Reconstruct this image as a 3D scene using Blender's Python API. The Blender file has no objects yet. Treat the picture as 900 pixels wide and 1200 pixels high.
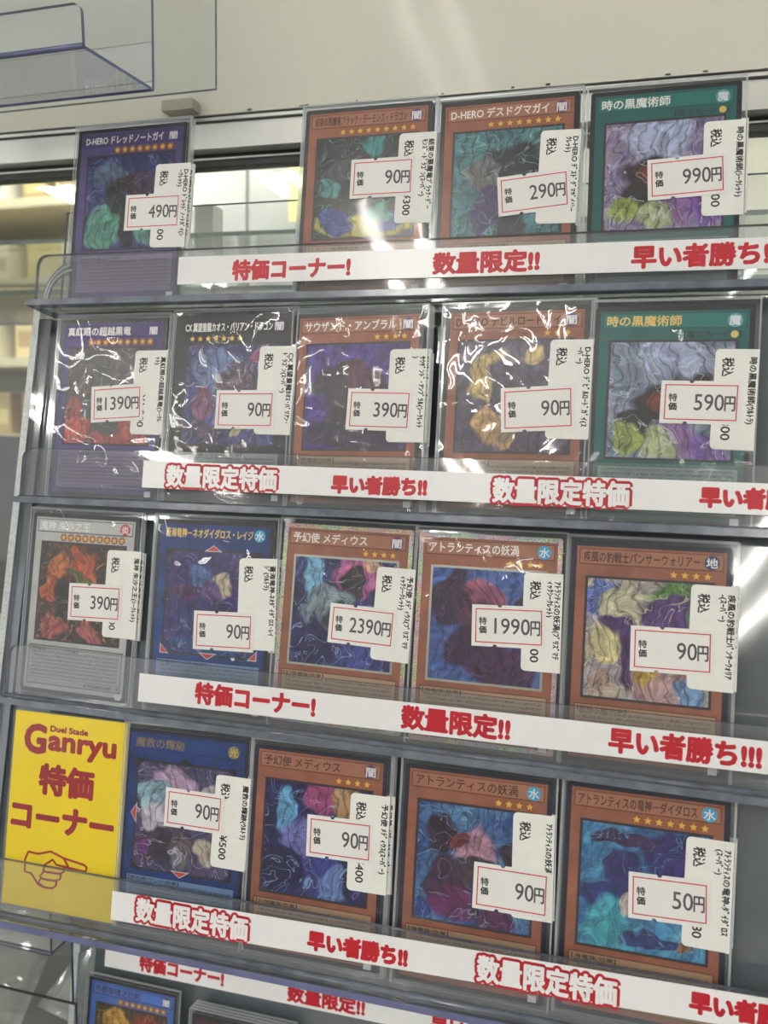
import bpy, math, random
from mathutils import Matrix, Vector
R = math.radians
sc = bpy.context.scene
COL = sc.collection
MM = 0.001

# ---------------------------------------------------------------- camera
cam_d = bpy.data.cameras.new('camera')
cam = bpy.data.objects.new('camera', cam_d); COL.objects.link(cam)
RC = ((0.9629755543552037, 0.26905223318497606, 0.0169993391770056),
      (0.04200575225749257, -0.08746025380945636, -0.9952819805366047),
      (-0.2662960729931251, 0.9591462869769923, -0.09552382784770243))
CAMP = Vector((0.10882179, -0.33080163, 0.03201155))
rx, ry_, rz_ = Vector(RC[0]), Vector(RC[1]), Vector(RC[2])
cm = Matrix((rx, -ry_, -rz_)).transposed().to_4x4(); cm.translation = CAMP
cam.matrix_world = cm
FPX = 947.36
cam_d.sensor_fit = 'VERTICAL'; cam_d.sensor_height = 24.0
cam_d.lens = 24.0 * FPX / 1200.0
cam_d.clip_start = 0.01; cam_d.clip_end = 60
cam_d.dof.use_dof = True
cam_d.dof.focus_distance = 0.345
cam_d.dof.aperture_fstop = cam_d.lens / 2.3
sc.camera = cam

# ---------------------------------------------------------------- world, exposure
w = bpy.data.worlds.new('world'); sc.world = w; w.use_nodes = True
w.node_tree.nodes['Background'].inputs[0].default_value = (0.93, 0.96, 1.0, 1)
w.node_tree.nodes['Background'].inputs[1].default_value = 0.9
TUBE = 40.0
sc.view_settings.view_transform = 'Standard'
sc.view_settings.look = 'None'
sc.view_settings.gamma = 1.0
sc.view_settings.use_curve_mapping = False
sc.view_settings.exposure = 0.33
try:
    sc.cycles.transparent_max_bounces = 40
    sc.cycles.max_bounces = 14
except Exception:
    pass

# ---------------------------------------------------------------- materials
def lin(c):
    return tuple(((x / 255) / 12.92 if x / 255 <= 0.04045 else ((x / 255 + 0.055) / 1.055) ** 2.4) for x in c)
def c4(c): return tuple(lin(c)) + (1.0,)
_m = {}
class NT:
    def __init__(s, name):
        s.m = bpy.data.materials.new(name); s.m.use_nodes = True
        s.t = s.m.node_tree; s.t.nodes.clear()
        s.out = s.n('ShaderNodeOutputMaterial')
    def n(s, kind, **kw):
        nd = s.t.nodes.new(kind)
        for k, v in kw.items():
            if k.startswith('_'): setattr(nd, k[1:], v)
            else:
                key = int(k[1:]) if k[0] == 'i' and k[1:].isdigit() else k
                if isinstance(v, bpy.types.NodeSocket): s.t.links.new(v, nd.inputs[key])
                else: nd.inputs[key].default_value = v
        return nd
    def math(s, op, a, b=0.0, clamp=False):
        return s.n('ShaderNodeMath', _operation=op, _use_clamp=clamp, i0=a, i1=b).outputs[0]
    def mix(s, f, a, b, blend='MIX'):
        return s.n('ShaderNodeMix', _data_type='RGBA', _blend_type=blend, i0=f, i6=a, i7=b).outputs[2]
    def ramp(s, f, lo, hi):
        return s.n('ShaderNodeMapRange', i0=f, i1=lo, i2=hi).outputs[0]
    def surf(s, sh): s.t.links.new(sh, s.out.inputs[0])
def pmat(name, rgb, rough=0.5, metal=0.0, spec=0.5, coat=0.0, noise=0.0, nscale=400.0, emit=0.0):
    if name in _m: return _m[name]
    a = NT(name)
    p = a.n('ShaderNodeBsdfPrincipled', Roughness=rough, Metallic=metal)
    p.inputs['Specular IOR Level'].default_value = spec
    p.inputs['Coat Weight'].default_value = coat
    base = c4(rgb)
    if noise:
        g = a.n('ShaderNodeNewGeometry').outputs['Position']
        nz = a.n('ShaderNodeTexNoise', Vector=g, Scale=nscale, Detail=3.0).outputs[0]
        f = a.ramp(nz, 0.3, 0.7)
        base = a.mix(f, tuple(x * (1 - noise) for x in base[:3]) + (1,), tuple(min(1, x * (1 + noise)) for x in base[:3]) + (1,))
        a.t.links.new(base, p.inputs[0])
    else: p.inputs[0].default_value = base
    if emit:
        p.inputs['Emission Color'].default_value = c4(rgb); p.inputs['Emission Strength'].default_value = emit
    a.surf(p.outputs[0]); _m[name] = a.m
    return a.m
def clear(name, tint=(0.97, 0.98, 0.985), haze=0.03, ior=1.49, rough=0.03, bump=0.0, bscale=60.0, hazecol=(0.85, 0.87, 0.9), gain=1.0, detail=1.5):
    """thin clear plastic: see-through film with a Fresnel gloss and a little surface haze"""
    if name in _m: return _m[name]
    a = NT(name)
    tr = a.n('ShaderNodeBsdfTransparent', Color=tint + (1,))
    gl = a.n('ShaderNodeBsdfGlossy', Roughness=rough)
    bf = a.n('ShaderNodeNewGeometry').outputs['Backfacing']
    fr = a.n('ShaderNodeFresnel', IOR=a.math('ADD', ior, a.math('MULTIPLY', bf, 1 / ior - ior)))
    fac = a.math('MULTIPLY', fr.outputs[0], gain, True)
    if bump:
        g = a.n('ShaderNodeNewGeometry').outputs['Position']
        n1 = a.n('ShaderNodeTexNoise', Vector=g, Scale=bscale, Detail=detail, Distortion=0.6)
        b = a.n('ShaderNodeBump', Strength=1.0, Distance=bump, Height=n1.outputs[0])
        a.t.links.new(b.outputs[0], gl.inputs['Normal'])
    df = a.n('ShaderNodeBsdfDiffuse', Color=hazecol + (1,))
    m1 = a.n('ShaderNodeMixShader', i0=haze, i1=tr.outputs[0], i2=df.outputs[0])
    m2 = a.n('ShaderNodeMixShader', i0=fac, i1=m1.outputs[0], i2=gl.outputs[0])
    a.surf(m2.outputs[0]); _m[name] = a.m
    return a.m

CLEAR = clear('clear_acrylic', haze=0.035, rough=0.02)
LIP = clear('reflection_hazed_acrylic', haze=0.055, rough=0.04, tint=(0.95, 0.955, 0.965))  # white haze put in for the bright shop reflecting off the lips
EDGE = pmat('acrylic_edge', (104, 111, 124), 0.18, spec=0.6, noise=0.25, nscale=120)
EDGEV = pmat('acrylic_violet_edge', (100, 104, 142), 0.2, spec=0.6, noise=0.15, nscale=60)
FROST = pmat('sawn_acrylic_edge', (188, 194, 194), 0.35, spec=0.7, noise=0.22, nscale=900)
SLATE = pmat('slate_grey_acrylic', (92, 100, 106), 0.07, spec=0.75, coat=0.6, noise=0.10, nscale=14)
SLEEVE_HARD = clear('smooth_sleeve', haze=0.018, rough=0.06, bump=0.0006, bscale=22, gain=0.7)
SLEEVE_BAG = clear('wrinkled_sleeve', haze=0.026, rough=0.03, bump=0.0019, bscale=48, ior=1.48, gain=0.65, detail=1.0)
SLEEVE_CRINK = clear('crinkled_sleeve', haze=0.035, rough=0.035, bump=0.0028, bscale=50, ior=1.5, gain=1.2, detail=0.8)
SEAM = clear('sleeve_seam', haze=0.34, rough=0.1, tint=(0.93, 0.94, 0.95))
PAPER = pmat('label_paper', (236, 236, 232), 0.55, noise=0.02, nscale=300)
STICK = pmat('price_sticker_paper', (233, 232, 230), 0.5)
BAN = pmat('banner_paper', (240, 240, 242), 0.22, spec=0.45, noise=0.012, nscale=200)
RED = pmat('banner_red_ink', (184, 22, 40), 0.4)
REDLINE = pmat('sticker_red_ink', (200, 40, 54), 0.5)
INK = pmat('black_ink', (34, 34, 36), 0.5)
GREYINK = pmat('stamp_ink', (84, 84, 88), 0.6)
YEL = pmat('yellow_card_paper', (244, 214, 4), 0.45, noise=0.01, nscale=200)
SIGNRED = pmat('sign_red_ink', (158, 18, 32), 0.45)
BLACKB = pmat('card_black_border', (34, 33, 40), 0.3)
NAVYB = pmat('card_navy_border', (32, 33, 56), 0.3)
CORE = pmat('card_core', (200, 196, 190), 0.7)
GOLD = pmat('gold_foil', (214, 182, 104), 0.35, metal=0.3)
SILVER = pmat('silver_foil', (232, 230, 226), 0.35, metal=0.1)
BRONZE = pmat('bronze_name_ink', (132, 108, 80), 0.4)
DARKNAME = pmat('dark_name_ink', (52, 32, 28), 0.5)
STARY = pmat('star_yellow', (220, 176, 84), 0.4)
STARR = pmat('star_orange', (150, 84, 36), 0.4)
HOLO = pmat('hologram_square', (222, 222, 228), 0.25, spec=0.8)

def frame_mat(name, rgb, dark=0.82, scale=90.0):
    if name in _m: return _m[name]
    a = NT(name)
    g = a.n('ShaderNodeNewGeometry').outputs['Position']
    n1 = a.n('ShaderNodeTexNoise', Vector=g, Scale=scale, Detail=5.0, Roughness=0.6).outputs[0]
    f = a.ramp(n1, 0.32, 0.68)
    b = lin(rgb)
    col = a.mix(f, tuple(x * dark for x in b) + (1,), tuple(min(1, x * (2.08 - dark)) for x in b) + (1,))
    p = a.n('ShaderNodeBsdfPrincipled', i0=col, Roughness=0.38)
    a.surf(p.outputs[0]); _m[name] = a.m
    return a.m
def foil_mat(name):
    """prismatic glitter border"""
    if name in _m: return _m[name]
    a = NT(name)
    g = a.n('ShaderNodeNewGeometry').outputs['Position']
    n1 = a.n('ShaderNodeTexNoise', Vector=g, Scale=48.0, Detail=1.0).outputs[0]
    n2 = a.n('ShaderNodeTexNoise', Vector=g, Scale=2200.0, Detail=1.0).outputs[0]
    hue = a.math('MULTIPLY', n1, 3.6)
    hs = a.n('ShaderNodeCombineColor', _mode='HSV', i0=a.math('FRACT', hue), i1=0.36, i2=a.ramp(n2, 0.25, 0.7)).outputs[0]
    col = a.mix(0.3, hs, c4((200, 184, 140)))
    p = a.n('ShaderNodeBsdfPrincipled', i0=col, Roughness=0.3, Metallic=0.25)
    a.surf(p.outputs[0]); _m[name] = a.m
    return a.m
def print_mat(name, rgb, ink=(50, 44, 40), box=(52.0, 18.5), first=1):
    """fine print: rows of illegible tiny marks on the text box"""
    if name in _m: return _m[name]
    a = NT(name)
    uv = a.n('ShaderNodeUVMap').outputs[0]
    sx = a.n('ShaderNodeSeparateXYZ', Vector=uv)
    x = a.math('MULTIPLY', sx.outputs[0], box[0]); y = a.math('MULTIPLY', sx.outputs[1], box[1])
    row = a.math('DIVIDE', y, 1.75)
    fr = a.math('FRACT', row); ri = a.math('FLOOR', row)
    v = a.n('ShaderNodeCombineXYZ', i0=a.math('MULTIPLY', x, 1.6), i1=a.math('MULTIPLY', y, 1.9), i2=a.math('MULTIPLY', ri, 7.3)).outputs[0]
    nz = a.n('ShaderNodeTexNoise', Vector=v, Scale=1.5, Detail=1.0).outputs[0]
    mark = a.math('GREATER_THAN', nz, 0.5)
    inrow = a.math('MULTIPLY', a.math('GREATER_THAN', fr, 0.24), a.math('LESS_THAN', fr, 0.86))
    mx = a.math('MULTIPLY', a.math('GREATER_THAN', x, 1.6), a.math('LESS_THAN', x, box[0] - 1.6))
    my = a.math('MULTIPLY', a.math('GREATER_THAN', y, 3.4), a.math('LESS_THAN', y, box[1] - 1.9 * first))
    m = a.math('MULTIPLY', a.math('MULTIPLY', mark, inrow), a.math('MULTIPLY', mx, my))
    col = a.mix(a.math('MULTIPLY', m, 0.75), c4(rgb), c4(ink))
    p = a.n('ShaderNodeBsdfPrincipled', i0=col, Roughness=0.4)
    a.surf(p.outputs[0]); _m[name] = a.m
    return a.m
def art_mat(name, bg, blobs, seed, warp=0.22, lines=0.5, streak=None, foil=0.0):
    """generic abstract colour composition"""
    a = NT(name)
    uv = a.n('ShaderNodeUVMap').outputs[0]
    off = a.n('ShaderNodeVectorMath', _operation='ADD', i0=uv, i1=(seed * 3.7, seed * 1.3, seed * 0.7)).outputs[0]
    n1 = a.n('ShaderNodeTexNoise', Vector=off, Scale=2.6, Detail=2.0, Roughness=0.5)
    d = a.n('ShaderNodeVectorMath', _operation='SUBTRACT', i0=n1.outputs[1], i1=(0.5, 0.5, 0.5)).outputs[0]
    d = a.n('ShaderNodeVectorMath', _operation='SCALE', i0=d); d.inputs['Scale'].default_value = warp * 2
    p2 = a.n('ShaderNodeVectorMath', _operation='ADD', i0=uv, i1=d.outputs[0]).outputs[0]
    n2 = a.n('ShaderNodeTexNoise', Vector=off, Scale=4.0, Detail=4.0, Distortion=0.6).outputs[0]
    col = a.mix(a.ramp(n2, 0.35, 0.65), c4(bg[0]), c4(bg[1]))
    for (u, v, r, c) in blobs:
        rr = r if isinstance(r, tuple) else (r, r)
        q = a.n('ShaderNodeVectorMath', _operation='SUBTRACT', i0=p2, i1=(u, v, 0)).outputs[0]
        q = a.n('ShaderNodeVectorMath', _operation='MULTIPLY', i0=q, i1=(1 / rr[0], 1 / rr[1], 0)).outputs[0]
        ln = a.n('ShaderNodeVectorMath', _operation='LENGTH', i0=q).outputs['Value']
        f = a.ramp(ln, 1.08, 0.86)
        col = a.mix(f, col, c4(c))
    # fine swirling line work and facets
    wv = a.n('ShaderNodeTexWave', Vector=p2, Scale=3.6, Distortion=5.0, Detail=2.0)
    wv.inputs['Detail Scale'].default_value = 1.6
    lf = a.math('MULTIPLY', a.ramp(wv.outputs['Fac'], 0.16, 0.03), lines)
    col = a.mix(lf, col, c4((22, 18, 28)))
    vo = a.n('ShaderNodeTexVoronoi', Vector=p2, Scale=13.0, _feature='F1')
    sh = a.n('ShaderNodeSeparateColor', Color=vo.outputs['Color']).outputs[0]
    col = a.mix(0.5, col, a.mix(sh, (0.5, 0.5, 0.5, 1), (1.5, 1.5, 1.5, 1)), 'MULTIPLY')
    n4 = a.n('ShaderNodeTexNoise', Vector=p2, Scale=9.0, Detail=6.0, Roughness=0.65).outputs[0]
    g4 = a.ramp(n4, 0.3, 0.7)
    col = a.mix(1.0, col, a.mix(g4, (0.32, 0.32, 0.36, 1), (1.12, 1.1, 1.08, 1)), 'MULTIPLY')
    if streak:
        n3 = a.n('ShaderNodeTexNoise', Vector=p2, Scale=3.0, Detail=2.0, Distortion=1.6).outputs[0]
        rid = a.math('ABSOLUTE', a.math('SUBTRACT', n3, 0.5))
        col = a.mix(a.math('MULTIPLY', a.ramp(rid, 0.010, 0.002), 0.5), col, c4(streak))
    p = a.n('ShaderNodeBsdfPrincipled', i0=col, Roughness=0.3)
    p.inputs['Coat Weight'].default_value = foil
    a.surf(p.outputs[0])
    return a.m

# ---------------------------------------------------------------- mesh helpers
class MB:
    def __init__(s): s.v = []; s.f = []; s.mi = []; s.mats = []; s.uv = {}
    def mat(s, m):
        if m not in s.mats: s.mats.append(m)
        return s.mats.index(m)
    def face(s, pts, m, uv=None):
        i = len(s.v); s.v += [tuple(p) for p in pts]; s.f.append(tuple(range(i, i + len(pts)))); s.mi.append(s.mat(m))
        if uv: s.uv[len(s.f) - 1] = uv
    def raw(s, vs, fs, m):
        i = len(s.v); s.v += vs; k = s.mat(m)
        for f in fs: s.f.append(tuple(i + j for j in f)); s.mi.append(k)
    def rect(s, x0, y0, x1, y1, z, m):
        s.face([(x0, y0, z), (x1, y0, z), (x1, y1, z), (x0, y1, z)], m, [(0, 0), (1, 0), (1, 1), (0, 1)])
    def poly(s, pts, z0, z1, m, side=None, back=None):
        n = len(pts)
        s.face([(x, y, z1) for x, y in pts], m)
        if z0 is not None:
            s.face([(x, y, z0) for x, y in reversed(pts)], back or m)
            for i in range(n):
                a, b = pts[i], pts[(i + 1) % n]
                s.face([(a[0], a[1], z0), (b[0], b[1], z0), (b[0], b[1], z1), (a[0], a[1], z1)], side or m)
    def box(s, a, b, m, big=None, axis=2):
        """axis: faces across this axis use big"""
        (x0, y0, z0), (x1, y1, z1) = a, b
        F = [((x0, y0, z0), (x0, y1, z0), (x1, y1, z0), (x1, y0, z0), 2), ((x0, y0, z1), (x1, y0, z1), (x1, y1, z1), (x0, y1, z1), 2),
             ((x0, y0, z0), (x1, y0, z0), (x1, y0, z1), (x0, y0, z1), 1), ((x0, y1, z0), (x0, y1, z1), (x1, y1, z1), (x1, y1, z0), 1),
             ((x0, y0, z0), (x0, y0, z1), (x0, y1, z1), (x0, y1, z0), 0), ((x1, y0, z0), (x1, y1, z0), (x1, y1, z1), (x1, y0, z1), 0)]
        for f in F: s.face(f[:4], big if (big and f[4] == axis) else m)
    def ring(s, x0, y0, x1, y1, t, z, m):
        s.rect(x0, y0, x1, y0 + t, z, m); s.rect(x0, y1 - t, x1, y1, z, m)
        s.rect(x0, y0 + t, x0 + t, y1 - t, z, m); s.rect(x1 - t, y0 + t, x1, y1 - t, z, m)
    def tube(s, path, r, m, n=8):
        P = [Vector(p) for p in path]; rings = []
        for i, p in enumerate(P):
            t = (P[min(i + 1, len(P) - 1)] - P[max(i - 1, 0)]).normalized()
            a = t.orthogonal().normalized() if i == 0 else (a - t * a.dot(t)).normalized()
            b = t.cross(a); base = len(s.v)
            s.v += [tuple(p + (a * math.cos(2 * math.pi * k / n) + b * math.sin(2 * math.pi * k / n)) * r) for k in range(n)]
            rings.append(base)
        k = s.mat(m)
        for i in range(len(P) - 1):
            for j in range(n):
                s.f.append((rings[i] + j, rings[i] + (j + 1) % n, rings[i + 1] + (j + 1) % n, rings[i + 1] + j)); s.mi.append(k)
        s.f.append(tuple(rings[0] + j for j in range(n))[::-1]); s.mi.append(k)
        s.f.append(tuple(rings[-1] + j for j in range(n))); s.mi.append(k)
    def build(s, name, parent=None, smooth=False):
        me = bpy.data.meshes.new(name); me.from_pydata(s.v, [], s.f)
        for m in s.mats: me.materials.append(m)
        me.polygons.foreach_set('material_index', s.mi)
        if s.uv:
            ul = me.uv_layers.new(name='UVMap')
            for fi, uvs in s.uv.items():
                for li, u in zip(me.polygons[fi].loop_indices, uvs): ul.data[li].uv = u
        if smooth: me.polygons.foreach_set('use_smooth', [True] * len(s.f))
        me.update()
        o = bpy.data.objects.new(name, me); COL.objects.link(o)
        if parent: o.parent = parent
        return o
def rrect(x0, y0, x1, y1, r, n=4, corners=(1, 1, 1, 1)):
    out = []
    for (cx, cy, a0, k) in ((x1 - r, y0 + r, -90, 1), (x1 - r, y1 - r, 0, 2), (x0 + r, y1 - r, 90, 3), (x0 + r, y0 + r, 180, 0)):
        if corners[k]:
            out += [(cx + r * math.cos(R(a0 + 90 * i / n)), cy + r * math.sin(R(a0 + 90 * i / n))) for i in range(n + 1)]
        else:
            out.append({1: (x1, y0), 2: (x1, y1), 3: (x0, y1), 0: (x0, y0)}[k])
    return out
_tx = {}
def glyphs(st):
    """outline of a string in em units -> verts, faces"""
    if st in _tx: return _tx[st]
    c = bpy.data.curves.new('lettering', 'FONT'); c.body = st; c.size = 1; c.resolution_u = 3
    c.dimensions = '2D'; c.fill_mode = 'FRONT'
    o = bpy.data.objects.new('lettering', c); COL.objects.link(o)
    dg = bpy.context.evaluated_depsgraph_get(); dg.update()
    me = bpy.data.meshes.new_from_object(o.evaluated_get(dg))
    vs = [(v.co.x, v.co.y) for v in me.vertices]; fs = [tuple(p.vertices) for p in me.polygons]
    bpy.data.objects.remove(o); bpy.data.meshes.remove(me); bpy.data.curves.remove(c)
    _tx[st] = (vs, fs)
    return _tx[st]
def text(mb, st, m, z, x0=0.0, x1=None, yb=0.0, em=1.0, bold=0.0, rot=0, at=(0, 0), nb=8, dz=-0.004 * MM):
    """set a string: baseline yb, em height em, fitted to x0..x1 when given; rot turns it about `at`"""
    vs, fs = glyphs(st)
    if not vs: return
    lo = min(v[0] for v in vs); hi = max(v[0] for v in vs)
    sx = em if x1 is None else (x1 - x0) / (hi - lo)
    shift = [(0, 0)]
    if bold: shift += [(bold * math.cos(2 * math.pi * k / nb), bold * math.sin(2 * math.pi * k / nb)) for k in range(nb)]
    ca, sa = math.cos(R(rot)), math.sin(R(rot))
    for i, (bx, by) in enumerate(shift):
        out = []
        for (x, y) in vs:
            px = x0 + (x - lo) * sx + bx; py = yb + y * em + by
            out.append((at[0] + px * ca - py * sa, at[1] + px * sa + py * ca, z + dz * i))
        mb.raw(out, fs, m)
def empty(name, mat, label, cat, group=None):
    o = bpy.data.objects.new(name, None); COL.objects.link(o); o.empty_display_size = 0.01
    o.matrix_world = mat
    return tag(o, label, cat, group)
def tag(o, label, cat, group=None):
    o['label'] = label; o['category'] = cat
    if group: o['group'] = group
    return o
def struct(o): o['kind'] = 'structure'; return o

# ---------------------------------------------------------------- row frames (x along tray, y up the lean, z toward the aisle)
TH = R(8.558762)
ROW = [((0, 0.0199193, 0.0930516), 1.3712, -0.0070), ((0, 0, 0), -0.9166, 0.0480), ((0, -0.0138455, -0.0934379), -1.1476, -0.0157), ((0, -0.0336451, -0.1857843), 0.6926, -0.0259)]
def frame(r):
    o, yaw, rol = ROW[r]; yaw, rol = R(yaw), R(rol)
    ex = Vector((math.cos(yaw) * math.cos(rol), math.sin(yaw) * math.cos(rol), math.sin(rol)))
    u0 = Vector((0, math.sin(TH), math.cos(TH))); up = (u0 - ex * u0.dot(ex)).normalized(); n = ex.cross(up)
    m = Matrix((ex, up, n)).transposed().to_4x4(); m.translation = Vector(o)
    return m
FR = [frame(r) for r in range(4)]
def T(x, y, z=0.0, rot=0.0): return Matrix.Translation((x * MM, y * MM, z * MM)) @ Matrix.Rotation(rot, 4, 'Z')

# ================================================================ STRUCTURE: the shop
FLOORZ, CEILZ = -1.35, 1.22
M_CEIL = pmat('ceiling_panel', (225, 226, 222), 0.8, noise=0.03, nscale=3)
M_FLOOR = pmat('floor_vinyl', (150, 146, 138), 0.4, noise=0.06, nscale=5)
M_WALLB = pmat('pale_wall', (206, 204, 190), 0.8, noise=0.05, nscale=4)
b = MB(); b.box((-6, -10, FLOORZ - .1), (6, 4, FLOORZ), M_FLOOR); struct(b.build('floor'))
b = MB(); b.box((-6, -10, CEILZ), (6, 4, CEILZ + .1), M_CEIL); struct(b.build('ceiling'))
b = MB(); b.box((-6, 2.6, FLOORZ), (6, 2.7, CEILZ), M_WALLB); struct(b.build('wall_back'))
b = MB(); b.box((-6, -10.1, FLOORZ), (6, -10.0, CEILZ), M_WALLB); struct(b.build('wall_front'))

# ceiling lights: twin fluorescent tubes
M_TUBE = pmat('lit_tube', (255, 252, 244), 0.4, emit=TUBE)
M_HOUS = pmat('white_enamel', (236, 236, 232), 0.35)
def ceiling_light(x, y, L=1.2, sp=.065):
    e = empty('ceiling_light', Matrix.Translation((x, y, CEILZ)), 'white twin tube fluorescent fitting on the shop ceiling', 'ceiling light', 'twin tube ceiling lights of the shop')
    h = MB(); h.poly([(-sp - .025, -L / 2 - .03), (sp + .025, -L / 2 - .03), (sp + .025, L / 2 + .03), (-sp - .025, L / 2 + .03)], -.03, 0, M_HOUS); h.build('housing', e)
    for s in (-1, 1):
        t = MB(); t.tube([(s * sp, -L / 2, -.052), (s * sp, L / 2, -.052)], .016, M_TUBE, 12); t.build('tube', e, True)
        for q in (-1, 1):
            k = MB(); k.box((s * sp - .014, q * (L / 2 + .004) - .01, -.07), (s * sp + .014, q * (L / 2 + .004) + .01, -.03), M_HOUS); k.build('tube_socket', e)
for q in ((-.42, -2.15), (-2.45, -2.7), (1.55, -2.15), (-.88, -4.65), (1.125, -6.25, 4.4, .155), (-1.37, -2.85, .5), (-2.9, -4.65), (-.85, 1.5), (-1.75, 1.2), (.9, 1.5)):  # last three, past the glass, are added to brighten the far side
    ceiling_light(*q)

# ================================================================ display cabinet behind the rack
M_BOARD = pmat('white_glossy_board', (226, 224, 212), 0.09, spec=0.05, noise=0.012, nscale=9)
M_ALU = pmat('brushed_aluminium', (206, 206, 202), 0.35, metal=0.35, noise=0.05, nscale=30)
M_GASK = pmat('black_gasket', (40, 42, 42), 0.5)
M_GLASS = clear('cabinet_glass', tint=(0.93, 0.95, 0.94), haze=0.02, rough=0.015, ior=1.52)
M_GEDGE = pmat('glass_edge', (96, 112, 104), 0.2)
CY = 0.12
cab = empty('display_cabinet', Matrix.Translation((0, CY, .2165)) @ Matrix.Rotation(R(.7), 4, 'Y'),
            'white and aluminium display cabinet with sliding glass doors behind the card rack', 'cabinet')
b = MB(); b.box((-.75, 0, .0), (.75, .03, .36), M_BOARD)
b.build('header_board', cab)
b = MB()
for i in range(11):
    random.seed(i); x = random.uniform(-.15, .2)
    b.box((x, -.0004, .0006), (x + random.uniform(.0005, .003), 0, .0006 + random.uniform(.0003, .0011)), M_GASK)
k = b.build('worn_edge_chips', cab); k['kind'] = 'stuff'
b = MB(); b.box((-.75, .001, -.0012), (.75, .03, -.0002), M_GASK); b.build('shadow_gap', cab)
b = MB(); b.box((-.75, .0005, -.019), (.75, .0178, -.0013), M_ALU); b.box((-.75, -.0008, -.0046), (.75, .0006, -.0036), M_GASK); b.build('top_rail', cab)
b = MB(); b.box((-.75, .010, -.0262), (.75, .0175, -.0192), M_GASK); b.box((-.75, .0088, -.0225), (.75, .0101, -.0215), M_ALU); b.build('gasket', cab)  # pale strip across the gasket stands in for its highlight
b = MB(); b.box((-.75, .018, -.40), (.75, .022, -.0255), M_GEDGE, M_GLASS, 1); b.build('glass_door', cab)
b = MB(); b.box((-.178, .075, -.40), (-.164, .09, -.029), M_ALU); b.build('door_stile', cab)
for z in (-.052, -.088):
    b = MB(); b.box((-.75, .06, z - .003), (.75, .22, z), M_GEDGE, M_GLASS, 2); b.build('glass_shelf', cab)
b = MB(); b.box((-.75, .3, -.40), (.75, .34, -.20), pmat('dark_counter', (82, 82, 78), 0.3)); b.build('cabinet_base', cab)

# blurred shop shelves beyond the glass, with boxes
M_SH = pmat('cream_shelf_metal', (206, 198, 168), 0.5)
for sx in (-2.15,):
    e = empty('store_shelf', Matrix.Translation((sx, 2.1, FLOORZ)), 'cream metal shop shelf blurred beyond the glass, %s' % ('left of the purple card' if sx < 0 else 'behind the top pocket'), 'shelf')
    b = MB(); b.box((-.9, .3, 0), (.9, .34, 2.45), M_SH); b.build('back_panel', e)
    for z in (.5, .95, 1.36, 1.62, 1.88, 2.14):
        b = MB(); b.box((-.9, -.1, z - .03), (.9, .3, z), M_SH); b.build('shelf_board', e)
    for x in (-.9, .87):
        b = MB(); b.box((x, -.1, 0), (x + .03, .3, 2.45), M_SH); b.build('upright', e)
cols = [(204, 182, 112), (232, 224, 196), (180, 156, 112), (240, 238, 226), (170, 150, 120), (214, 200, 140), (150, 142, 130), (232, 214, 160)]
random.seed(5)
bm_ = [pmat('box_print_%d' % i, c, 0.4) for i, c in enumerate(cols)]
protos = []
for i in range(8):
    b = MB(); wd, hh = .07 + .012 * i, .12 + .014 * (i % 4)
    b.box((-wd / 2, -.06, 0), (wd / 2, .06, hh), bm_[i]); b.box((-wd / 2 + .01, -.0615, hh * .25), (wd / 2 - .01, -.06, hh * .6), bm_[(i + 3) % 8])
    protos.append((b, wd))
first = {}
for sx in (-2.15,):
    for z in (1.36, 1.62, 1.88, 2.14):
        x = -.8
        while x < .7:
            i = random.randrange(8); mb, wd = protos[i]
            if i in first: o = first[i].copy(); COL.objects.link(o)
            else: o = mb.build('merchandise_box'); first[i] = o
            o.location = (sx + x + wd / 2, 2.1 + random.uniform(.0, .06), FLOORZ + z + .001)
            tag(o, 'small blurred merchandise box on the cream shelves beyond the glass', 'box', 'merchandise boxes on the far shelves')
            x += wd + random.uniform(.012, .07)

M_STEEL = pmat('grey_steel', (176, 178, 174), 0.35, metal=0.2)
e = empty('steel_cabinet', Matrix.Translation((-.93, 1.9, FLOORZ)), 'grey steel cabinet blurred beyond the glass between the two top cards', 'cabinet')
b = MB(); b.box((-.26, 0, 0), (.26, .4, 2.3), M_STEEL); b.build('body', e)
for q in (-1, 1):
    b = MB(); x0, x1 = sorted((q * .005, q * .25)); b.box((x0, -.02, .1), (x1, 0, 2.26), M_STEEL); d_ = b.build('door', e)
    b = MB(); b.box((q * .03 - .008, -.045, 1.75), (q * .03 + .008, -.02, 1.95), M_ALU); b.build('handle', d_)
b = MB(); b.box((.13, -.024, 1.98), (.2, -.0205, 2.2), pmat('pale_yellow_light_patch', (240, 228, 150), .6)); tag(b.build('painted_light_patch'), 'pale yellow panel standing in for a bright patch of light beyond the glass', 'light patch').location = (-.93, 1.9, FLOORZ)  # added yellow panel, its colour stands in for a lit patch

# ================================================================ CARD RACK (slate back, four pockets)
rack = empty('card_rack', Matrix.Translation((0, -.0357, -.1905)), 'clear acrylic card rack with four long pockets on a slate grey back', 'card rack')
RI = rack.matrix_world.inverted()
XL, XR = -163.5, 300.0
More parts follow.
